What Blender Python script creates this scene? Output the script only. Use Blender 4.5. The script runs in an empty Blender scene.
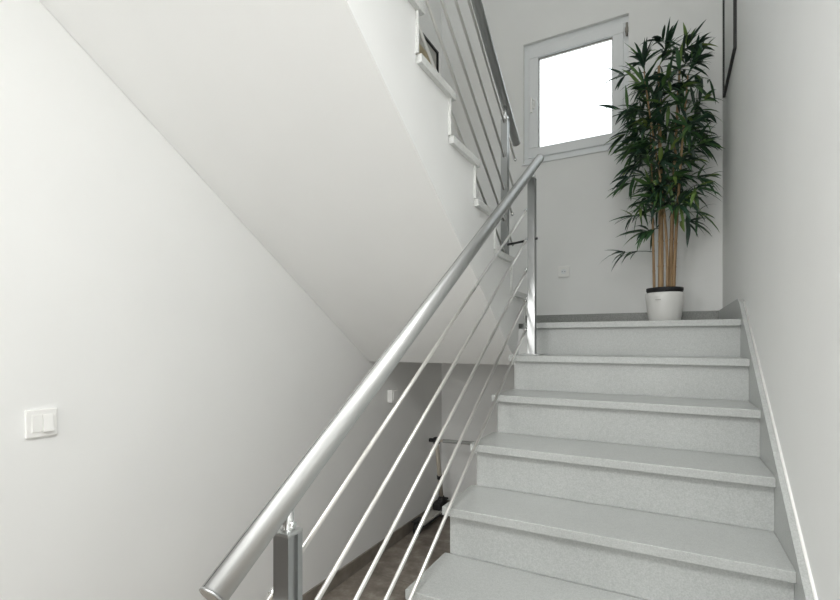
import bpy, bmesh, math, random
from mathutils import Vector, Matrix

C = bpy.context.scene.collection
SC = bpy.context.scene

# ------------------------------------------------------------------ camera
cam_data = bpy.data.cameras.new('camera')
cam_data.sensor_width = 36.0
cam_data.lens = 465.9 / 840 * 36.0
cam_data.shift_y = 41.3 / 840
cam_data.clip_start = 0.02
cam = bpy.data.objects.new('camera', cam_data)
cam.location = (0, 0, 1.43)
cam.rotation_euler = (math.pi / 2, 0, math.radians(28.187))
C.objects.link(cam)
SC.camera = cam

# ------------------------------------------------------------------ world, lights, exposure
world = bpy.data.worlds.new('sky')
SC.world = world
world.use_nodes = True
bgn = world.node_tree.nodes['Background']
bgn.inputs['Color'].default_value = (0.93, 0.97, 1.0, 1)
bgn.inputs['Strength'].default_value = 2.6

def area(name, loc, target, sx, sy, power, col=(1, 1, 1)):
    l = bpy.data.lights.new(name, 'AREA')
    l.shape = 'RECTANGLE'
    l.size, l.size_y, l.energy, l.color = sx, sy, power, col
    o = bpy.data.objects.new(name, l)
    o.location = loc
    d = Vector(target) - Vector(loc)
    o.rotation_euler = d.to_track_quat('-Z', 'Y').to_euler()
    C.objects.link(o)
    return o

WARM = (1.0, 1.0, 0.99)
area('hall_end_fill', (-0.75, -2.95, 1.40), (-0.75, 0, 1.55), 1.5, 2.0, 20, WARM)  # added fill behind the camera, evens out soffit and left wall
area('hall_top_fill', (-0.08, -0.2, 2.78), (-0.08, -0.2, 0), 0.7, 0.7, 31, WARM)  # added fill overhead, no real fixture, brightens treads and near walls
area('hall_side_fill', (1.6, -2.9, 1.2), (-1.0, 1.0, 1.6), 1.2, 1.6, 15, WARM)  # added fill from the right of the hall, for faces turned to +x
area('hall_left_fill', (-1.68, -1.5, 2.0), (0.3, 0.5, 1.5), 0.8, 0.8, 30, WARM)  # added unseen fill on the left, lifts the near right wall
area('stairwell_side_fill', (0.285, 0.0, 4.0), (-1.72, 0.9, 2.4), 1.2, 1.2, 26, WARM)  # added out-of-view fill that brightens the stepped side of the upper flight
area('stairwell_top_fill', (-0.22, 1.3, 5.6), (-0.22, 1.3, 0), 0.9, 2.4, 9, WARM)  # added fill high in the stairwell, lifts back wall and treads

SC.view_settings.view_transform = 'Standard'
SC.view_settings.look = 'None'
SC.view_settings.gamma = 1.0
SC.view_settings.exposure = 0.14
SC.view_settings.use_curve_mapping = False
SC.cycles.use_denoising = True
SC.cycles.max_bounces = 12
SC.cycles.diffuse_bounces = 8

# ------------------------------------------------------------------ materials
def new_mat(name):
    m = bpy.data.materials.new(name)
    m.use_nodes = True
    return m, m.node_tree.nodes, m.node_tree.links, m.node_tree.nodes['Principled BSDF']

def rgba(c):
    return (c[0], c[1], c[2], 1)

def plain(name, col, rough=0.5, metal=0.0, noise=0.0, scale=30, bump=0.0, spec=0.5):
    m, n, l, b = new_mat(name)
    b.inputs['Roughness'].default_value = rough
    b.inputs['Metallic'].default_value = metal
    b.inputs['Specular IOR Level'].default_value = spec
    b.inputs['Base Color'].default_value = rgba(col)
    tc = n.new('ShaderNodeTexCoord')
    nz = n.new('ShaderNodeTexNoise')
    nz.inputs['Scale'].default_value = scale
    nz.inputs['Detail'].default_value = 4
    l.new(tc.outputs['Object'], nz.inputs['Vector'])
    if noise > 0:
        r = n.new('ShaderNodeValToRGB')
        r.color_ramp.elements[0].position = 0.3
        r.color_ramp.elements[1].position = 0.7
        r.color_ramp.elements[0].color = rgba([x * (1 - noise) for x in col])
        r.color_ramp.elements[1].color = rgba([min(1, x * (1 + noise)) for x in col])
        l.new(nz.outputs['Fac'], r.inputs['Fac'])
        l.new(r.outputs['Color'], b.inputs['Base Color'])
    if bump > 0:
        bp = n.new('ShaderNodeBump')
        bp.inputs['Strength'].default_value = bump
        bp.inputs['Distance'].default_value = 0.002
        l.new(nz.outputs['Fac'], bp.inputs['Height'])
        l.new(bp.outputs['Normal'], b.inputs['Normal'])
    return m

def stone_mat(name, base, dark, light, rough, cloud=2.5):
    m, n, l, b = new_mat(name)
    tc = n.new('ShaderNodeTexCoord')
    big = n.new('ShaderNodeTexNoise'); big.inputs['Scale'].default_value = cloud; big.inputs['Detail'].default_value = 5
    fine = n.new('ShaderNodeTexNoise'); fine.inputs['Scale'].default_value = 260; fine.inputs['Detail'].default_value = 2
    mid = n.new('ShaderNodeTexNoise'); mid.inputs['Scale'].default_value = 90; mid.inputs['Detail'].default_value = 3
    for q in (big, fine, mid):
        l.new(tc.outputs['Object'], q.inputs['Vector'])
    r1 = n.new('ShaderNodeValToRGB')
    r1.color_ramp.elements[0].position = 0.32; r1.color_ramp.elements[0].color = rgba(dark)
    r1.color_ramp.elements[1].position = 0.68; r1.color_ramp.elements[1].color = rgba(light)
    e = r1.color_ramp.elements.new(0.5); e.color = rgba(base)
    l.new(fine.outputs['Fac'], r1.inputs['Fac'])
    r2 = n.new('ShaderNodeValToRGB')
    r2.color_ramp.elements[0].position = 0.3; r2.color_ramp.elements[0].color = (0.90, 0.90, 0.90, 1)
    r2.color_ramp.elements[1].position = 0.7; r2.color_ramp.elements[1].color = (1.0, 1.0, 1.0, 1)
    l.new(big.outputs['Fac'], r2.inputs['Fac'])
    r3 = n.new('ShaderNodeValToRGB')
    r3.color_ramp.elements[0].position = 0.3; r3.color_ramp.elements[0].color = (0.93, 0.93, 0.93, 1)
    r3.color_ramp.elements[1].position = 0.6; r3.color_ramp.elements[1].color = (1.0, 1.0, 1.0, 1)
    l.new(mid.outputs['Fac'], r3.inputs['Fac'])
    m1 = n.new('ShaderNodeMixRGB'); m1.blend_type = 'MULTIPLY'; m1.inputs[0].default_value = 1
    m2 = n.new('ShaderNodeMixRGB'); m2.blend_type = 'MULTIPLY'; m2.inputs[0].default_value = 1
    l.new(r1.outputs['Color'], m1.inputs[1]); l.new(r2.outputs['Color'], m1.inputs[2])
    l.new(m1.outputs['Color'], m2.inputs[1]); l.new(r3.outputs['Color'], m2.inputs[2])
    l.new(m2.outputs['Color'], b.inputs['Base Color'])
    b.inputs['Roughness'].default_value = rough
    return m

def tile_mat():
    m, n, l, b = new_mat('brown_floor_tile')
    tc = n.new('ShaderNodeTexCoord')
    nz = n.new('ShaderNodeTexNoise'); nz.inputs['Scale'].default_value = 9; nz.inputs['Detail'].default_value = 8; nz.inputs['Roughness'].default_value = 0.65
    l.new(tc.outputs['Object'], nz.inputs['Vector'])
    r = n.new('ShaderNodeValToRGB')
    r.color_ramp.elements[0].position = 0.3; r.color_ramp.elements[0].color = (0.15, 0.13, 0.108, 1)
    r.color_ramp.elements[1].position = 0.7; r.color_ramp.elements[1].color = (0.43, 0.39, 0.345, 1)
    e = r.color_ramp.elements.new(0.52); e.color = (0.265, 0.23, 0.195, 1)
    l.new(nz.outputs['Fac'], r.inputs['Fac'])
    br = n.new('ShaderNodeTexBrick')
    br.offset = 0.0
    br.inputs['Scale'].default_value = 1.0
    br.inputs['Brick Width'].default_value = 0.6
    br.inputs['Row Height'].default_value = 0.6
    br.inputs['Mortar Size'].default_value = 0.0022
    l.new(tc.outputs['Object'], br.inputs['Vector'])
    mx = n.new('ShaderNodeMixRGB')
    l.new(br.outputs['Fac'], mx.inputs[0])
    l.new(r.outputs['Color'], mx.inputs[1])
    mx.inputs[2].default_value = (0.17, 0.155, 0.135, 1)
    l.new(mx.outputs['Color'], b.inputs['Base Color'])
    b.inputs['Roughness'].default_value = 0.38
    return m

def leaf_mat():
    m, n, l, b = new_mat('bamboo_leaf')
    g = n.new('ShaderNodeNewGeometry')
    r = n.new('ShaderNodeValToRGB')
    els = r.color_ramp.elements
    els[0].position = 0.0; els[0].color = (0.020, 0.046, 0.032, 1)
    els[1].position = 1.0; els[1].color = (0.21, 0.29, 0.07, 1)
    for pos, col in ((0.45, (0.028, 0.072, 0.042, 1)), (0.72, (0.05, 0.125, 0.048, 1)), (0.9, (0.10, 0.20, 0.055, 1))):
        e = els.new(pos); e.color = col
    l.new(g.outputs['Random Per Island'], r.inputs['Fac'])
    l.new(r.outputs['Color'], b.inputs['Base Color'])
    b.inputs['Roughness'].default_value = 0.45
    return m

def glass_mat():
    m, n, l, b = new_mat('window_glass')
    out = n['Material Output']
    n.remove(b)
    t = n.new('ShaderNodeBsdfTransparent')
    t.inputs['Color'].default_value = (0.97, 0.985, 0.98, 1)
    gl = n.new('ShaderNodeBsdfGlossy'); gl.inputs['Roughness'].default_value = 0.02
    fr = n.new('ShaderNodeFresnel'); fr.inputs['IOR'].default_value = 1.45
    mx = n.new('ShaderNodeMixShader')
    l.new(fr.outputs[0], mx.inputs[0]); l.new(t.outputs[0], mx.inputs[1]); l.new(gl.outputs[0], mx.inputs[2])
    l.new(mx.outputs[0], out.inputs['Surface'])
    return m

def cane_mat():
    m, n, l, b = new_mat('bamboo_cane')
    tc = n.new('ShaderNodeTexCoord')
    mp = n.new('ShaderNodeMapping'); mp.inputs['Scale'].default_value = (60, 60, 3)
    nz = n.new('ShaderNodeTexNoise'); nz.inputs['Scale'].default_value = 1.5; nz.inputs['Detail'].default_value = 4
    l.new(tc.outputs['Object'], mp.inputs['Vector']); l.new(mp.outputs['Vector'], nz.inputs['Vector'])
    r = n.new('ShaderNodeValToRGB')
    r.color_ramp.elements[0].position = 0.3; r.color_ramp.elements[0].color = (0.24, 0.14, 0.065, 1)
    r.color_ramp.elements[1].position = 0.7; r.color_ramp.elements[1].color = (0.50, 0.35, 0.19, 1)
    l.new(nz.outputs['Fac'], r.inputs['Fac']); l.new(r.outputs['Color'], b.inputs['Base Color'])
    b.inputs['Roughness'].default_value = 0.5
    return m

def metal_mat(name, col, rough, aniso=True):
    m, n, l, b = new_mat(name)
    b.inputs['Base Color'].default_value = rgba(col)
    b.inputs['Metallic'].default_value = 1.0
    tc = n.new('ShaderNodeTexCoord')
    nz = n.new('ShaderNodeTexNoise'); nz.inputs['Scale'].default_value = 45; nz.inputs['Detail'].default_value = 3
    l.new(tc.outputs['Object'], nz.inputs['Vector'])
    mr = n.new('ShaderNodeMapRange')
    mr.inputs['To Min'].default_value = rough * 0.98
    mr.inputs['To Max'].default_value = rough * 1.02
    l.new(nz.outputs['Fac'], mr.inputs['Value']); l.new(mr.outputs[0], b.inputs['Roughness'])
    return m

PAINT = plain('white_wall_paint', (0.83, 0.835, 0.825), 0.6, noise=0.012, scale=3, spec=0.25)
SOFFIT = plain('white_soffit_paint', (0.83, 0.835, 0.825), 0.6, noise=0.012, scale=3, spec=0.25)
STONE = stone_mat('grey_granite', (0.455, 0.47, 0.46), (0.405, 0.42, 0.41), (0.505, 0.52, 0.51), 0.34)
STONE_DARK = stone_mat('grey_skirting_stone', (0.30, 0.31, 0.295), (0.24, 0.25, 0.24), (0.38, 0.39, 0.37), 0.4)
STONE_PALE = stone_mat('pale_granite', (0.72, 0.73, 0.71), (0.66, 0.67, 0.655), (0.78, 0.79, 0.77), 0.4)
TILE = tile_mat()
SKIRT = plain('brown_baseboard_tile', (0.225, 0.20, 0.17), 0.4, noise=0.22, scale=14)
ALU = metal_mat('satin_aluminium', (0.55, 0.56, 0.555), 0.43)
ALU_POST = metal_mat('anodised_aluminium', (0.48, 0.49, 0.49), 0.30)
STEEL = metal_mat('brushed_steel_rod', (0.86, 0.85, 0.82), 0.30)
CHROME = metal_mat('bright_chrome', (0.85, 0.86, 0.86), 0.12)
DARKCAP = plain('grey_beige_cap', (0.30, 0.28, 0.25), 0.5)
PVC = plain('white_window_plastic', (0.80, 0.82, 0.83), 0.35)
SWITCHW = plain('white_switch_plastic', (0.86, 0.86, 0.84), 0.3)
BLACK = plain('black_metal', (0.012, 0.012, 0.012), 0.4)
RUBBER = plain('black_rubber', (0.015, 0.015, 0.016), 0.6)
GLASS = glass_mat()
LEAF = leaf_mat()
CANE = cane_mat()
POTW = plain('white_glazed_pot', (0.80, 0.795, 0.77), 0.3)
SOIL = plain('dark_soil', (0.02, 0.016, 0.012), 0.9, noise=0.5, scale=120, bump=0.6)
MAT = plain('pale_picture_mat', (0.46, 0.45, 0.42), 0.7)
ART = plain('ochre_print', (0.42, 0.36, 0.235), 0.7, noise=0.2, scale=6)
CREAM = plain('cream_scooter_paint', (0.50, 0.455, 0.385), 0.4)
GREYFOAM = plain('grey_foam_grip', (0.42, 0.425, 0.41), 0.8)
DECKG = plain('pale_grip_deck', (0.45, 0.44, 0.41), 0.7, noise=0.1, scale=200)
DOORW = plain('dark_walnut', (0.055, 0.042, 0.034), 0.45, noise=0.3, scale=8)
SLOT = plain('dark_slot', (0.06, 0.065, 0.065), 0.6)
CAULK = plain('white_caulk', (0.85, 0.85, 0.83), 0.4)

# ------------------------------------------------------------------ mesh helpers (world coordinates)
def bx(bm, x0, x1, y0, y1, z0, z1, bev=0.0):
    vs = [bm.verts.new((x, y, z)) for x in (x0, x1) for y in (y0, y1) for z in (z0, z1)]
    fs = [(0, 1, 3, 2), (4, 6, 7, 5), (0, 4, 5, 1), (2, 3, 7, 6), (0, 2, 6, 4), (1, 5, 7, 3)]
    faces = [bm.faces.new([vs[i] for i in f]) for f in fs]
    if bev > 0:
        ed = list({e for f in faces for e in f.edges})
        bmesh.ops.bevel(bm, geom=ed, offset=bev, segments=2, affect='EDGES', profile=0.5)
    return bm

def frame_of(d):
    d = d.normalized()
    a = Vector((0, 0, 1)) if abs(d.z) < 0.9 else Vector((1, 0, 0))
    u = d.cross(a).normalized()
    return u, d.cross(u).normalized()

def tube(bm, pts, r, seg=16, caps=True):
    pts = [Vector(p) for p in pts]
    rs = r if isinstance(r, (list, tuple)) else [r] * len(pts)
    rings = []
    n = len(pts)
    u = None
    for i, p in enumerate(pts):
        d = (pts[min(i + 1, n - 1)] - pts[max(i - 1, 0)]).normalized()
        if u is None:
            u, v = frame_of(d)
        else:
            u = (u - d * u.dot(d)).normalized()
            v = d.cross(u)
        rings.append([bm.verts.new(p + (u * math.cos(2 * math.pi * k / seg) + v * math.sin(2 * math.pi * k / seg)) * rs[i]) for k in range(seg)])
    for a, b in zip(rings, rings[1:]):
        for k in range(seg):
            f = bm.faces.new((a[k], a[(k + 1) % seg], b[(k + 1) % seg], b[k]))
            f.smooth = True
    if caps:
        bm.faces.new(list(reversed(rings[0])))
        bm.faces.new(rings[-1])
    return bm

def prism_x(bm, prof, x0, x1):
    """closed (y,z) outline extruded along x"""
    a = [bm.verts.new((x0, y, z)) for y, z in prof]
    b = [bm.verts.new((x1, y, z)) for y, z in prof]
    n = len(prof)
    bm.faces.new(a); bm.faces.new(list(reversed(b)))
    for i in range(n):
        bm.faces.new((a[i], b[i], b[(i + 1) % n], a[(i + 1) % n]))
    return bm

def prism_z(bm, prof, z0, z1):
    a = [bm.verts.new((x, y, z0)) for x, y in prof]
    b = [bm.verts.new((x, y, z1)) for x, y in prof]
    n = len(prof)
    bm.faces.new(list(reversed(a))); bm.faces.new(b)
    for i in range(n):
        bm.faces.new((a[i], a[(i + 1) % n], b[(i + 1) % n], b[i]))
    return bm

def lathe(bm, cx, cy, prof, seg=48, close=False):
    rings = []
    for r, z in prof:
        rings.append([bm.verts.new((cx + r * math.cos(2 * math.pi * k / seg), cy + r * math.sin(2 * math.pi * k / seg), z)) for k in range(seg)])
    pairs = list(zip(rings, rings[1:]))
    if close:
        pairs.append((rings[-1], rings[0]))
    for a, b in pairs:
        for k in range(seg):
            f = bm.faces.new((a[k], a[(k + 1) % seg], b[(k + 1) % seg], b[k]))
            f.smooth = True
    if not close:
        bm.faces.new(list(reversed(rings[0])))
        bm.faces.new(rings[-1])
    return bm

def world_loc(o):
    v = Vector((0, 0, 0))
    while o is not None:
        v += o.location
        o = o.parent
    return v

def obj(name, bm, mat, parent=None, origin=None):
    """links a bmesh given in world coordinates as one mesh object, origin at the parent or at a given base point"""
    bmesh.ops.recalc_face_normals(bm, faces=bm.faces[:])
    base = world_loc(parent) if parent is not None else Vector(origin if origin else (0, 0, 0))
    bmesh.ops.translate(bm, verts=bm.verts[:], vec=-base)
    me = bpy.data.meshes.new(name)
    bm.to_mesh(me); bm.free()
    me.materials.append(mat)
    o = bpy.data.objects.new(name, me)
    if parent is not None:
        o.parent = parent
    else:
        o.location = base
    C.objects.link(o)
    return o

def tag(o, label, cat, group=None):
    o['label'] = label
    o['category'] = cat
    if group:
        o['group'] = group
    return o

def thing(name, label, cat, loc, group=None):
    o = bpy.data.objects.new(name, None)
    o.location = loc
    o.empty_display_size = 0.1
    C.objects.link(o)
    return tag(o, label, cat, group)

def struct(name, bm, mat, label, cat):
    o = obj(name, bm, mat)
    o['kind'] = 'structure'
    return tag(o, label, cat)

N = bmesh.new

# ------------------------------------------------------------------ dimensions
XL, XR = -1.72, 0.303            # left and right wall
YB, YF = 3.60, -3.00
XH, YH = 2.30, -0.35             # the hall widens to the right behind the camera             # back wall and hall end wall
RISE, GO = 0.17, 0.25785
LAND = 1.53
Y_N1 = 2.5096 - 8 * GO           # nosing of the first tread
SX0, SX1 = -0.705, 0.281         # lower flight, tread ends
ZTOP = 5.66
T = 0.03

# ------------------------------------------------------------------ structure
b = N()
bx(b, XL - .1, XR + .1, YH, YB + .1, -0.1, 0)
bx(b, XL - .1, XH + .1, YF - .1, YH, -0.1, 0)
struct('floor', b, TILE, 'brown mottled floor tiles at the foot of the stairs', 'floor')
struct('wall_left', bx(N(), XL - .1, XL, YF - .1, YB + .1, 0, ZTOP), PAINT, 'smooth white wall on the left running under the upper flight', 'wall')
b = N()
bx(b, XR, XR + .1, YH, YB + .1, 0, ZTOP)
bx(b, XR, XR + .1, YF, YH, 3.06, ZTOP)
struct('wall_right', b, PAINT, 'smooth white wall on the right beside the granite steps', 'wall')
struct('wall_front', bx(N(), XL, XH, YF - .1, YF, 0, ZTOP), PAINT, 'white wall at the hall end', 'wall')
b = N()
bx(b, XH, XH + .1, YF, YH, 0, 3.06)
bx(b, XR + .1, XH, YH, YH + .1, 0, 3.06)
struct('wall_hall', b, PAINT, 'white side wall of the entrance hall behind the stairs', 'wall')

WX0, WX1, WZ0, WZ1 = -1.010, -0.256, 2.815, 3.752   # opening for the window
b = N()
bx(b, XL, WX0, YB, YB + .1, 0, ZTOP)
bx(b, WX1, XR, YB, YB + .1, 0, ZTOP)
bx(b, WX0, WX1, YB, YB + .1, 0, WZ0)
bx(b, WX0, WX1, YB, YB + .1, WZ1, ZTOP)
struct('wall_back', b, PAINT, 'white wall behind the landing with the window in it', 'wall')
struct('ceiling', bx(N(), XL - .1, XR + .1, YF - .1, YB + .1, ZTOP, ZTOP + .1), PAINT, 'white ceiling over the stairwell', 'ceiling')
SOF = 0.659
def soff(y):
    return 1.30 + (2.51 - y) * SOF
Y_SOF = 2.51 - (2.82 - 1.30) / SOF
# upper storey slab over the hall
b = N()
bx(b, XL, XR, YF, Y_SOF, 2.82, 3.06)
bx(b, XR, XH, YF, YH, 2.82, 3.06)
struct('ceiling_hall', b, PAINT, 'white flat ceiling of the lower hall', 'ceiling')
# landing: concrete slab, stone floor
b = N()
bx(b, XL, XR, 2.535, YB, 1.30, LAND - T)
struct('floor_landing_slab', b, PAINT, 'white underside and edge of the half landing slab', 'landing')
b = N()
bx(b, XL, -0.74, 2.68, YB, LAND - T, LAND)
bx(b, -0.74, XR, 2.5096 + .26, YB, LAND - T, LAND)
struct('floor_landing', b, STONE, 'grey granite floor of the half landing', 'floor')

# window
def frame_bm(x0, x1, z0, z1, w, y0, y1, bev=0.004):
    b = N()
    bx(b, x0, x1, y0, y1, z0, z0 + w, bev)
    bx(b, x0, x1, y0, y1, z1 - w, z1, bev)
    bx(b, x0, x0 + w, y0, y1, z0 + w, z1 - w, bev)
    bx(b, x1 - w, x1, y0, y1, z0 + w, z1 - w, bev)
    return b

win = obj('window_1', frame_bm(WX0, WX1, WZ0, WZ1, 0.045, YB + 0.025, YB + 0.085), PVC, origin=((WX0 + WX1) / 2, YB + .05, WZ0))
win['kind'] = 'structure'
tag(win, 'small white framed window full of white daylight above the landing', 'window')
sash = obj('window_sash', frame_bm(WX0 + .038, WX1 - .034, WZ0 + .044, WZ1 - .048, 0.074, YB + 0.008, YB + 0.07, 0.006), PVC, win)
obj('gasket', frame_bm(-0.897, -0.365, 2.934, 3.629, 0.004, YB + .03, YB + .05, 0), DARKCAP, sash)
b = N(); bx(b, -0.90, -0.362, YB + .040, YB + .044, 2.93, 3.632)
obj('pane', b, GLASS, sash)
hb = N(); bx(hb, -0.951, -0.922, YB - .004, YB + .010, 3.235, 3.305, 0.004); bx(hb, -0.945, -0.928, YB - .045, YB - .002, 3.285, 3.30, 0.003); bx(hb, -0.945, -0.928, YB - .052, YB - .032, 3.185, 3.30, 0.004)
obj('handle', hb, SWITCHW, win)
hb = N(); tube(hb, [(WX1 - .012, YB + .008, 3.60), (WX1 - .012, YB + .008, 3.69)], 0.008, 12); bx(hb, WX1 - .024, WX1 - .002, YB + .004, YB + .02, 3.63, 3.66, 0.002)
obj('hinge', hb, DARKCAP, win)
b = N(); bx(b, WX0 - .01, WX1 + .01, YB - 0.012, YB + .03, WZ0 - .012, WZ0 + .002, 0.003)
ws = obj('window_sill', b, PVC, win)

# unseen dark door, added so the lower post has something dark to reflect
b = N(); bx(b, XL, XL + .03, -0.80, 0.10, 0.004, 2.05, 0.003)
d1 = obj('door_added', b, DOORW, origin=(XL, -0.35, 0))
d1['kind'] = 'structure'
tag(d1, 'unseen dark timber door added in the hall for the dark reflection in the lower post', 'door')
b = N()
bx(b, XL + .001, XL + .04, -0.88, -0.80, 0, 2.13, 0.003); bx(b, XL + .001, XL + .04, 0.10, 0.18, 0, 2.13, 0.003); bx(b, XL + .001, XL + .04, -0.80, 0.10, 2.05, 2.13, 0.003)
obj('added_door_frame', b, DOORW, d1)
b = N(); tube(b, [(XL + .03, -0.73, 1.02), (XL + .075, -0.73, 1.02), (XL + .078, -0.62, 1.02)], .009, 10)
obj('added_door_handle', b, CHROME, d1)

# baseboards
def base(name, b, mat, label):
    struct(name, b, mat, label, 'baseboard')
base('baseboard_left', bx(N(), XL, XL + .012, 0.18, YB, 0, 0.083, 0.0015), SKIRT, 'brown tile baseboard along the left wall at the lower floor')
base('baseboard_back', bx(N(), XL + .012, SX0 + .03, YB - .012, YB, 0, 0.083, 0.0015), SKIRT, 'brown tile baseboard at the back under the landing')
base('baseboard_landing', bx(N(), XL, XR - .02, YB - .014, YB, LAND, LAND + .10, 0.0015), STONE_DARK, 'dark grey stone skirting along the back wall of the landing')
# stone skirting with a sloping top along the right wall
slope = RISE / GO
yA, yE = 0.35, 2.575
zt = lambda y: LAND + (y - 2.5096) * slope + 0.036
prof = [(yA, 0), (yA, zt(yA)), (yE, zt(yE)), (yE + .06, LAND + .10), (YB, LAND + .10), (YB, 1.30), (2.535, 1.20), (0.9, 0.0)]
b = N(); prism_x(b, prof, SX1, XR)
base('baseboard_right', b, STONE, 'grey granite skirting climbing along the right wall beside the steps')
b = N(); tube(b, [(XR - .002, yA, zt(yA) + .001), (XR - .002, yE, zt(yE) + .001)], 0.0045, 8)
struct('trim_1', b, CAULK, 'thin white sealant line on top of the sloping granite skirting', 'trim')

# ------------------------------------------------------------------ lower flight
st = thing('staircase', 'lower flight of grey granite steps climbing to the landing with the plant', 'stairs', (-0.2, Y_N1, 0), 'granite stair flights')
prof = [(Y_N1 + .045, 0)]
for k in range(1, 9):
    y = Y_N1 + (k - 1) * GO + .045
    prof += [(y, k * RISE - T), (y + GO, k * RISE - T)]
prof += [(2.5345, 1.25), (0.95, 0)]
b = N(); prism_x(b, prof, SX0 + .022, SX1)
obj('stair_body', b, PAINT, st)
for k in range(1, 10):
    yn = Y_N1 + (k - 1) * GO
    z = k * RISE
    b = N(); bx(b, SX0 + .020, SX1, yn + .025, yn + .0449, z - RISE, z - T, 0.0008)
    obj('riser', b, STONE, st)
    b = N(); bx(b, SX0, SX1, yn, yn + GO + .0255 if k < 9 else yn + .26, z - T, z, 0.0022)
    obj('tread', b, STONE, st)

# ------------------------------------------------------------------ upper flight
UX1 = -0.72
Y_R1 = 2.643                        # front of its first riser, it climbs back towards the hall
us = thing('staircase', 'upper flight climbing back over the hall with white stepped side and pale treads', 'stairs', (-1.2, Y_R1, LAND), 'granite stair flights')
pts = []
for j in range(1, 10):
    y = Y_R1 - (j - 1) * GO - .008
    pts += [(y, LAND + (j - 1) * RISE - (T if j > 1 else 0)), (y, LAND + j * RISE - T)]
# the first riser stands on the landing floor, the body starts there
pts[0] = (Y_R1 - .008, LAND)
prof = [(2.51, 1.30), (2.534, 1.30), (2.534, LAND)] + pts + [(Y_SOF, LAND + 9 * RISE - T), (Y_SOF, 2.82)]
b = N(); prism_x(b, prof, XL + .002, UX1 - .018)
obj('stair_body', b, SOFFIT, us)
for j in range(1, 10):
    yr = Y_R1 - (j - 1) * GO
    z = LAND + j * RISE
    b = N(); bx(b, XL + .002, UX1 - .008, yr - .0079, yr, z - RISE, z - T, 0.0008)
    obj('riser', b, STONE_PALE, us)
    b = N(); bx(b, XL + .002, UX1, (yr - GO + .0005) if j < 9 else Y_SOF, yr + .025, z - T, z, 0.0022)
    obj('tread', b, STONE_PALE, us)

# ------------------------------------------------------------------ railings
def post_bm(cx, cy, z0, z1):
    h, g, d = 0.0185, 0.006, 0.008
    pr = [(cx - h, cy - h), (cx + h, cy - h), (cx + h, cy - g), (cx + h - d, cy - g), (cx + h - d, cy + g), (cx + h, cy + g),
          (cx + h, cy + h), (cx - h, cy + h), (cx - h, cy + g), (cx - h + d, cy + g), (cx - h + d, cy - g), (cx - h, cy - g)]
    b = N(); prism_z(b, pr, z0, z1)
    return b

def make_post(root, cx, cy, z0, z1, rail_pt, side):
    p = obj('post', post_bm(cx, cy, z0 + .006, z1), ALU_POST, root)
    b = N(); bx(b, cx - .0198, cx + .0198, cy - .0198, cy + .0198, z1, z1 + .007, 0.002)
    obj('post_cap', b, ALU, p)
    b = N(); bx(b, cx - .05, cx + .05, cy - .04, cy + .04, z0, z0 + .006, 0.002)
    obj('base_plate', b, ALU, p)
    b = N()
    tube(b, [(cx, cy, z1 + .005), (cx, cy, z1 + .012), (cx, cy, rail_pt - .015)], [.014, .0115, .0105], 16)
    tube(b, [(cx - .017, cy, z1 + .018), (cx + .017, cy, z1 + .018)], 0.006, 12)
    obj('rail_clamp', b, CHROME, p)
    return p

def make_rod(root, pa, pb, clips, mat):
    d = (Vector(pb) - Vector(pa)).normalized()
    b = N(); tube(b, [pa, pb], 0.006, 12)
    r = obj('rod', b, mat, root)
    for e, s in ((pa, -1), (pb, 1)):
        b = N(); q = Vector(e)
        tube(b, [q - d * s * .004, q + d * s * .002, q + d * s * .010, q + d * s * .014], [.0068, .0085, .0080, .004], 12)
        obj('rod_end', b, CHROME, r)
    for c, x_in in clips:
        b = N(); tube(b, [(x_in, c[1], c[2]), (c[0], c[1], c[2])], 0.0045, 10)
        tube(b, [Vector(c) - d * .009, Vector(c) + d * .009], 0.0085, 12)
        obj('rod_clip', b, CHROME, r)
    return r

# lower railing
LX = -0.626
lr = thing('stair_railing', 'lower stair railing with thick brushed metal handrail and five thin rods', 'railing', (LX, 0.648, RISE), 'brushed metal stair railings')
ra, rb = Vector((LX, 0.487, 1.034)), Vector((LX, 2.550, 2.428))
rd = (rb - ra).normalized()
def rail_z(y):
    return ra.z + (y - ra.y) * (rb.z - ra.z) / (rb.y - ra.y)
b = N()
tube(b, [ra, rb], 0.0232, 40)
hr = obj('handrail', b, ALU, lr)
for e, s in ((ra, -1), (rb, 1)):
    b = N(); tube(b, [e + rd * s * .0002, e + rd * s * .004], 0.0236, 40)
    obj('end_cap', b, ALU, hr)
    b = N(); tube(b, [e + rd * s * .004, e + rd * s * .0048], 0.0205, 32)
    obj('cap_insert', b, DARKCAP, hr)
b = N()
u_, v_ = frame_of(rd)
vw = (ra - Vector((0, 0, 1.43))).normalized()
lft = rd.cross(vw).normalized()
if lft.x > 0:
    lft = -lft
twd = rd.cross(lft).normalized()
if twd.dot(vw) > 0:
    twd = -twd
off = (lft * math.cos(.52) + twd * math.sin(.52)) * .0229
tube(b, [ra + off, rb + off], 0.0009, 6)
obj('rail_seam', b, SLOT, hr)
make_post(lr, LX, 0.648, RISE, 1.073, rail_z(.648), -1)
make_post(lr, LX, 2.39, 8 * RISE, 2.262, rail_z(2.39), -1)
RXL = LX - .033
for c in (0.531, 0.375, 0.218, 0.065, -0.084):
    f = lambda y: (RXL, y, c + 0.659 * y)
    make_rod(lr, f(0.600), f(2.405), [(f(0.648), LX - .0175), (f(2.39), LX - .0175)], STEEL)

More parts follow.
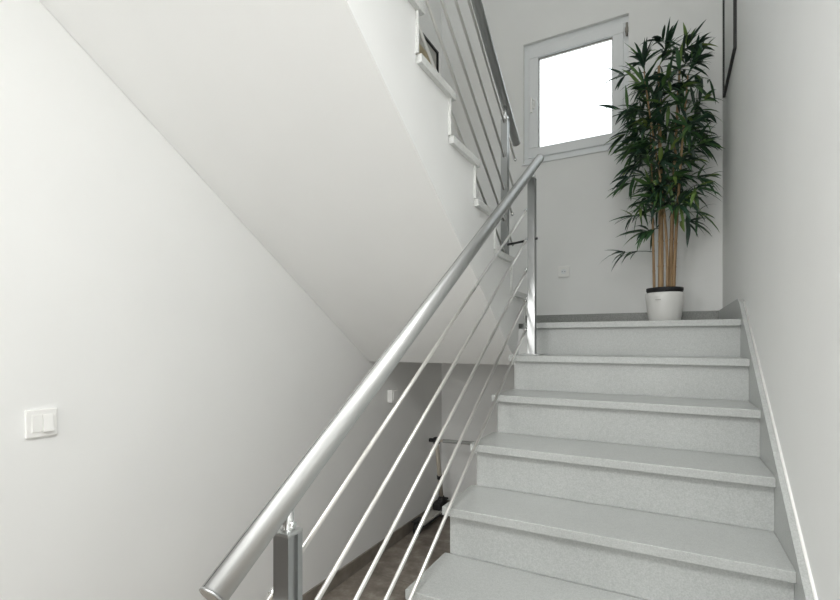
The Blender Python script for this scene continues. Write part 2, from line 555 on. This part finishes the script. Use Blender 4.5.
# upper railing
UX = -0.81
ur = thing('stair_railing', 'upper stair railing seen from below with dark rods along the white stepped side', 'railing', (UX, 2.515, LAND + RISE), 'brushed metal stair railings')
uc = 4.420
ua, ub = Vector((UX, 2.735, uc - .659 * 2.735)), Vector((UX, 0.62, uc - .659 * .62))
ud = (ub - ua).normalized()
b = N(); tube(b, [ua, ub], 0.0232, 32)
hr2 = obj('handrail', b, ALU, ur)
for e, s in ((ua, -1), (ub, 1)):
    b = N(); tube(b, [e + ud * s * .0002, e + ud * s * .004], 0.0236, 32)
    obj('end_cap', b, DARKCAP, hr2)
PY = 2.515
make_post(ur, UX, PY, LAND + RISE, uc - .659 * PY - .105, uc - .659 * PY, 1)
PY2 = Y_R1 - 7 * GO + .025 - .2
make_post(ur, UX, PY2, LAND + 8 * RISE, uc - .659 * PY2 - .065, uc - .659 * PY2, 1)
RXU = UX
for c, ye in ((3.572, 2.56), (3.748, 2.655), (3.920, 2.65), (4.103, 2.68), (4.294, 2.705)):
    f = lambda y: (RXU, y, c - 0.659 * y)
    make_rod(ur, f(ye), f(PY2 - .05), [(f(PY + .024), UX + .012), (f(PY2 - .024), UX + .012)], STEEL)
# dark bar tying the two newel posts together
b = N()
tube(b, [(UX + .0175, PY - .01, 1.965), (LX + .026, 2.39, 1.958)], 0.0065, 12)
obj('tie_bar', b, BLACK, ur)

# ------------------------------------------------------------------ switches and socket
def switch_left():
    cy, cz = 0.718, 1.177
    t = thing('light_switch', 'white two rocker light switch on the near left wall', 'light switch', (XL, cy, cz), 'white light switches on the left wall')
    b = N(); bx(b, XL, XL + .009, cy - .041, cy + .041, cz - .043, cz + .043, 0.003)
    pl = obj('plate', b, SWITCHW, t)
    b = N(); bx(b, XL + .008, XL + .012, cy - .026, cy + .0005, cz - .026, cz + .026, 0.001)
    obj('rocker', b, SWITCHW, t)
    b = N()
    prof = [(cy + .0015, cz - .026), (cy + .027, cz - .026), (cy + .027, cz + .026), (cy + .0015, cz + .026)]
    vs = []
    for (y, z), dx in zip(prof, (0.020, 0.020, 0.0115, 0.0115)):
        vs.append((b.verts.new((XL + .008, y, z)), b.verts.new((XL + dx, y, z))))
    b.faces.new([v[0] for v in vs]); b.faces.new([v[1] for v in vs])
    for i in range(4):
        b.faces.new((vs[i][0], vs[i][1], vs[(i + 1) % 4][1], vs[(i + 1) % 4][0]))
    obj('rocker', b, SWITCHW, t)
switch_left()

cy, cz = 2.775, 1.05
t = thing('light_switch', 'small white switch on the left wall in the shade under the landing', 'light switch', (XL, cy, cz), 'white light switches on the left wall')
b = N(); bx(b, XL, XL + .036, cy - .041, cy + .041, cz - .043, cz + .043, 0.003)
obj('plate', b, SWITCHW, t)
b = N(); bx(b, XL + .035, XL + .041, cy - .028, cy + .028, cz - .032, cz + .032, 0.002)
obj('rocker', b, SWITCHW, t)

cx, cz = -0.702, 1.953
t = thing('power_socket', 'white power socket low on the back wall left of the plant', 'socket', (cx, YB, cz))
b = N(); bx(b, cx - .041, cx + .041, YB - .010, YB, cz - .041, cz + .041, 0.003)
obj('plate', b, SWITCHW, t)
b = N()
for r0, r1, y0, y1 in ((0.0185, 0.0215, YB - .013, YB - .009),):
    ring = []
    for k in range(32):
        a = 2 * math.pi * k / 32
        ring.append([b.verts.new((cx + r * math.cos(a), y, cz + r * math.sin(a))) for r, y in ((r0, y0), (r1, y0), (r1, y1), (r0, y1))])
    for k in range(32):
        p, q = ring[k], ring[(k + 1) % 32]
        for i in range(4):
            b.faces.new((p[i], p[(i + 1) % 4], q[(i + 1) % 4], q[i]))
obj('socket_ring', b, SWITCHW, t)
b = N(); tube(b, [(cx, YB - .0085, cz), (cx, YB - .0105, cz)], 0.0183, 24)
obj('socket_well', b, PVC, t)
b = N()
for dx in (-.0095, .0095):
    tube(b, [(cx + dx, YB - .0108, cz), (cx + dx, YB - .0112, cz)], 0.0028, 10)
obj('pin_hole', b, SLOT, t)

# ------------------------------------------------------------------ pictures
def picture(x_wall, s, y0, y1, z0, z1, w, depth, label, matw, art_mat):
    """hangs on a wall at x_wall, facing +x when s = 1 and -x when s = -1"""
    t = thing('picture_frame', label, 'picture', (x_wall, (y0 + y1) / 2, z0), 'black frames on the side walls')
    def slab(b, ya, yb, za, zb, d0, d1, bev=0):
        xa, xb = sorted((x_wall + s * d0, x_wall + s * d1))
        return bx(b, xa, xb, ya, yb, za, zb, bev)
    b = N()
    slab(b, y0, y1, z0, z0 + w, 0, depth, .001); slab(b, y0, y1, z1 - w, z1, 0, depth, .001)
    slab(b, y0, y0 + w, z0 + w, z1 - w, 0, depth, .001); slab(b, y1 - w, y1, z0 + w, z1 - w, 0, depth, .001)
    obj('frame', b, BLACK, t)
    b = N(); slab(b, y0 + w, y1 - w, z0 + w, z1 - w, 0.001, 0.005)
    obj('picture_mat', b, MAT if art_mat else PAINT, t)
    if art_mat:
        b = N(); slab(b, y0 + w + matw, y1 - w - matw, z0 + w + matw, z1 - w - matw, 0.005, 0.006)
        obj('print', b, art_mat, t)
    return t
picture(XL, 1, 2.78, 3.505, 2.95, 3.845, 0.016, 0.02, 'black framed ochre picture on the left wall glimpsed above the upper steps', 0.085, ART)
picture(XR, -1, 2.868, 3.425, 2.935, 3.80, 0.012, 0.015, 'tall black thin frame hanging on the right wall beside the plant', 0, None)

# ------------------------------------------------------------------ potted bamboo
rnd = random.Random(11)
PX, PYY = -0.028, 3.30
pl = thing('potted_bamboo', 'tall artificial bamboo with tan canes in a white pot on the landing', 'potted plant', (PX, PYY, LAND))
b = N()
lathe(b, PX, PYY, [(0.078, LAND), (0.086, LAND + .006), (0.096, LAND + .07), (0.106, LAND + .137), (0.1095, LAND + .173), (0.108, LAND + .198),
                   (0.1055, LAND + .202), (0.102, LAND + .198), (0.100, LAND + .15), (0.08, LAND + .03)], 56)
pot = obj('pot', b, POTW, pl)
b = N(); bx(b, PX - .056, PX - .026, PYY - .1058, PYY - .1015, LAND + .153, LAND + .157, 0.0008)
bmesh.ops.rotate(b, verts=b.verts[:], cent=Vector((PX, PYY, LAND + .16)), matrix=Matrix.Rotation(0.06, 3, 'Z'))
obj('maker_mark', b, MAT, pot)
b = N()
lathe(b, PX, PYY, [(0.0995, LAND + .17), (0.1010, LAND + .211), (0.1045, LAND + .214), (0.1045, LAND + .232), (0.100, LAND + .232), (0.094, LAND + .185)], 48)
obj('inner_pot', b, RUBBER, pl)
b = N()
lathe(b, PX, PYY, [(0.0955, LAND + .19), (0.096, LAND + .220), (0.06, LAND + .226), (0.01, LAND + .224)], 36)
obj('soil', b, SOIL, pl)

Z0 = LAND + .218
cane_objs = []
canes = []   # (base xy offset, top xy offset, top height above landing, radius)
specs = [(-.058, -.020, -.085, .03, 1.34, .0085), (-.022, .025, -.030, .02, 1.64, .0170), (.014, -.03, -.10, -.07, 1.58, .0085),
         (.032, .022, .085, .05, 1.67, .0135), (.050, -.012, .125, -.06, 1.50, .0100)]
for bx_, by_, tx_, ty_, h, r in specs:
    b = N()
    pts, rs = [], []
    nseg = 9
    bend = rnd.uniform(-.015, .015)
    for i in range(nseg * 4 + 1):
        q = i / (nseg * 4)
        w = q ** 1.35
        x = PX + bx_ + (tx_ - bx_) * w + bend * math.sin(q * 5)
        y = PYY + by_ + (ty_ - by_) * w
        z = Z0 + (LAND + h - Z0) * q
        rad = r * (1 - .55 * q)
        if i % 4 == 0 and 0 < i:
            for dz, k in ((-.006, 1.0), (-.002, 1.16), (.002, 1.16), (.006, 1.0)):
                pts.append((x, y, z + dz)); rs.append(rad * k)
        else:
            pts.append((x, y, z)); rs.append(rad)
    tube(b, pts, rs, 12)
    cane_objs.append(obj('cane', b, CANE, pl))
    canes.append((bx_, by_, tx_, ty_, h, bend))

def cane_at(c, q):
    bx_, by_, tx_, ty_, h, bend = c
    w = q ** 1.35
    return Vector((PX + bx_ + (tx_ - bx_) * w + bend * math.sin(q * 5), PYY + by_ + (ty_ - by_) * w, Z0 + (LAND + h - Z0) * q))

XMAX, YMAX = XR - .012, YB - .02

def ok(p):
    return p.x < XMAX and p.y < YMAX and not (p.x > XR - .05 and p.z > 2.90 and p.y < 3.46)

def leaf(base_, dirv, L, W, droop):
    dirv = dirv.normalized()
    side = dirv.cross(Vector((0, 0, 1)))
    if side.length < .1:
        side = Vector((1, 0, 0))
    side.normalize()
    roll = rnd.uniform(-.7, .7)
    up = side.cross(dirv)
    side = side * math.cos(roll) + up * math.sin(roll)
    prof = [(0, .12), (.12, .62), (.3, 1.0), (.55, .88), (.8, .5), (1.0, .0)]
    p, d = Vector(base_), dirv.copy()
    prev, rows = 0, []
    for t_, w in prof:
        p = p + d * (t_ - prev) * L
        d = (d + Vector((0, 0, -droop * (t_ - prev)))).normalized()
        prev = t_
        rows.append((p.copy(), w * W * .5))
    if not all(ok(q) for q, _ in rows):
        return
    nrm = side.cross(dirv).normalized()
    vl = [(leaf_bm.verts.new(q + side * w + nrm * w * .25), leaf_bm.verts.new(q), leaf_bm.verts.new(q - side * w + nrm * w * .25)) for q, w in rows[:-1]]
    tip = leaf_bm.verts.new(rows[-1][0])
    for a, c in zip(vl, vl[1:]):
        for i in (0, 1):
            f = leaf_bm.faces.new((a[i], a[i + 1], c[i + 1], c[i])); f.smooth = True
    a = vl[-1]
    leaf_bm.faces.new((a[0], a[1], tip)); leaf_bm.faces.new((a[1], a[2], tip))

def spray(p, d, n, size=1.0):
    """a fan of narrow leaves at a twig's end"""
    for _ in range(n):
        j = Vector((rnd.uniform(-1, 1), rnd.uniform(-1, 1), rnd.uniform(-.75, .75))) * .85
        leaf(p, d * .8 + j, rnd.uniform(.10, .185) * size, rnd.uniform(.016, .027) * size, rnd.uniform(.3, 1.5))

def branch(p, d, L, n, size=1.0):
    pts = [p]
    q, dd = p.copy(), d.normalized()
    k = 4
    for i in range(k):
        nq = q + dd * L / k
        if not ok(nq + dd * .02):
            break
        q = nq
        dd = (dd + Vector((rnd.uniform(-.2, .2), rnd.uniform(-.2, .2), -.10))).normalized()
        pts.append(q.copy())
        if i >= 1:
            spray(q, dd, max(2, n // 3), size)
    if len(pts) > 1:
        tube(twig_bm, pts, [.0028 * (1 - .15 * i) for i in range(len(pts))], 5)
    spray(q, dd, n, size)

# crown and sparse low sprays, one foliage mesh per cane
low = {0: ((.50, -.7, -.6, .1, .08, 6), (.22, -1, -.2, .15, .17, 5), (.42, -1, -.1, .35, .12, 4), (.34, -.5, -.6, .0, .06, 4)),
       1: ((.44, -.5, -.8, .1, .09, 7), (.28, -.7, -.5, 0, .05, 4), (.36, -.3, -.8, .2, .06, 5)),
       2: ((.45, .2, -.9, .2, .08, 7), (.41, -.4, -.8, .1, .08, 6), (.37, .1, -.9, .2, .06, 5),),
       3: ((.45, .3, -.9, .2, .08, 7), (.41, .8, -.5, .1, .08, 6), (.29, 1, -.4, .1, .10, 5), (.37, .4, -.8, .1, .08, 5)),
       4: ((.40, .2, -.9, 0, .06, 6), (.36, 1, -.2, .15, .11, 5), (.45, .9, -.3, .3, .11, 5))}
for ci, c in enumerate(canes):
    leaf_bm = twig_bm = N()
    for i in range(18):
        q = 0.47 + .53 * i / 17
        p = cane_at(c, q)
        a = rnd.uniform(0, 2 * math.pi)
        d = Vector((math.cos(a), math.sin(a) * .75, rnd.uniform(-.1, .7)))
        hz = p.z - LAND
        L = rnd.uniform(.08, .20) if hz > .85 else rnd.uniform(.04, .13)
        branch(p, d, L, rnd.randint(3, 5))
    p = cane_at(c, 1.0)
    for _ in range(2):
        branch(p, Vector((rnd.uniform(-.7, .7), rnd.uniform(-.4, .4), 1)), rnd.uniform(.05, .12), 5)
    for q, dx, dy, dz, L, n in low[ci]:
        branch(cane_at(c, q), Vector((dx, dy, dz)), L, n)
    o = obj('foliage', leaf_bm, LEAF, cane_objs[ci])

# ------------------------------------------------------------------ kick scooter under the landing
sx = -1.645
sc = thing('kick_scooter', 'kick scooter with cream stem and black base parked in the corner under the landing', 'scooter', (sx, 3.2, 0))
def wheel(y, r):
    b = N()
    seg = 28
    ringp = [(r - .012, -.014), (r - .003, -.014), (r, -.006), (r, .006), (r - .003, .014), (r - .012, .014)]
    rings = []
    for k in range(seg):
        a = 2 * math.pi * k / seg
        rings.append([b.verts.new((sx + w, y + q * math.cos(a), r + q * math.sin(a))) for q, w in ringp])
    for k in range(seg):
        p, q = rings[k], rings[(k + 1) % seg]
        for i in range(6):
            b.faces.new((p[i], p[(i + 1) % 6], q[(i + 1) % 6], q[i]))
    w_ = obj('wheel', b, RUBBER, sc)
    b = N(); tube(b, [(sx - .012, y, r), (sx + .012, y, r)], r - .0125, 24)
    obj('wheel_hub', b, SLOT, w_)
wheel(3.48, 0.055)
wheel(3.03, 0.05)
b = N()
bx(b, sx - .042, sx + .042, 3.06, 3.36, .062, .078, .004)
dk = obj('deck', b, DECKG, sc)
b = N(); bx(b, sx - .045, sx + .045, 3.055, 3.365, .048, .0618, .003)
obj('deck_frame', b, RUBBER, sc)
b = N()
tube(b, [(sx - .025, 3.03, .05), (sx + .025, 3.03, .05)], .006, 10)
bx(b, sx - .028, sx - .018, 3.02, 3.07, .042, .072, .002); bx(b, sx + .018, sx + .028, 3.02, 3.07, .042, .072, .002)
bx(b, sx - .022, sx + .022, 2.97, 3.09, .106, .112, .002)
tube(b, [(sx, 3.085, .074), (sx, 3.065, .109)], .008, 8)
obj('rear_fender', b, RUBBER, sc)
b = N()
bx(b, sx - .036, sx + .036, 3.34, 3.42, .075, .140, .012)
tube(b, [(sx, 3.39, .12), (sx, 3.45, .165)], .022, 12)
bx(b, sx - .022, sx + .022, 3.42, 3.53, .118, .132, .004)
bx(b, sx - .028, sx - .020, 3.465, 3.495, .045, .13, .002); bx(b, sx + .020, sx + .028, 3.465, 3.495, .045, .13, .002)
tube(b, [(sx - .028, 3.48, .055), (sx + .028, 3.48, .055)], .006, 10)
obj('fork', b, RUBBER, sc)
b = N()
top = Vector((sx - .0, 3.35, .63))
tube(b, [(sx, 3.44, .15), tuple(top)], [.019, .015], 16)
stem = obj('stem', b, CREAM, sc)
b = N(); tube(b, [(sx, 3.409, .315), (sx, 3.403, .345)], .022, 16)
obj('stem_collar', b, RUBBER, stem)
b = N(); tube(b, [(sx - .055, 3.35, .635), (sx + .26, 3.35, .645)], .010, 14)
bar = obj('handlebar', b, CREAM, sc)
b = N(); tube(b, [(sx - .062, 3.345, .635), (sx - .02, 3.35, .636)], .016, 16)
obj('grip', b, RUBBER, bar)
b = N(); tube(b, [(sx + .06, 3.35, .6385), (sx + .33, 3.35, .647)], .0145, 16)
obj('grip', b, GREYFOAM, bar)
b = N(); bx(b, sx - .022, sx + .022, 3.328, 3.372, .608, .662, .006)
obj('bar_clamp', b, RUBBER, bar)
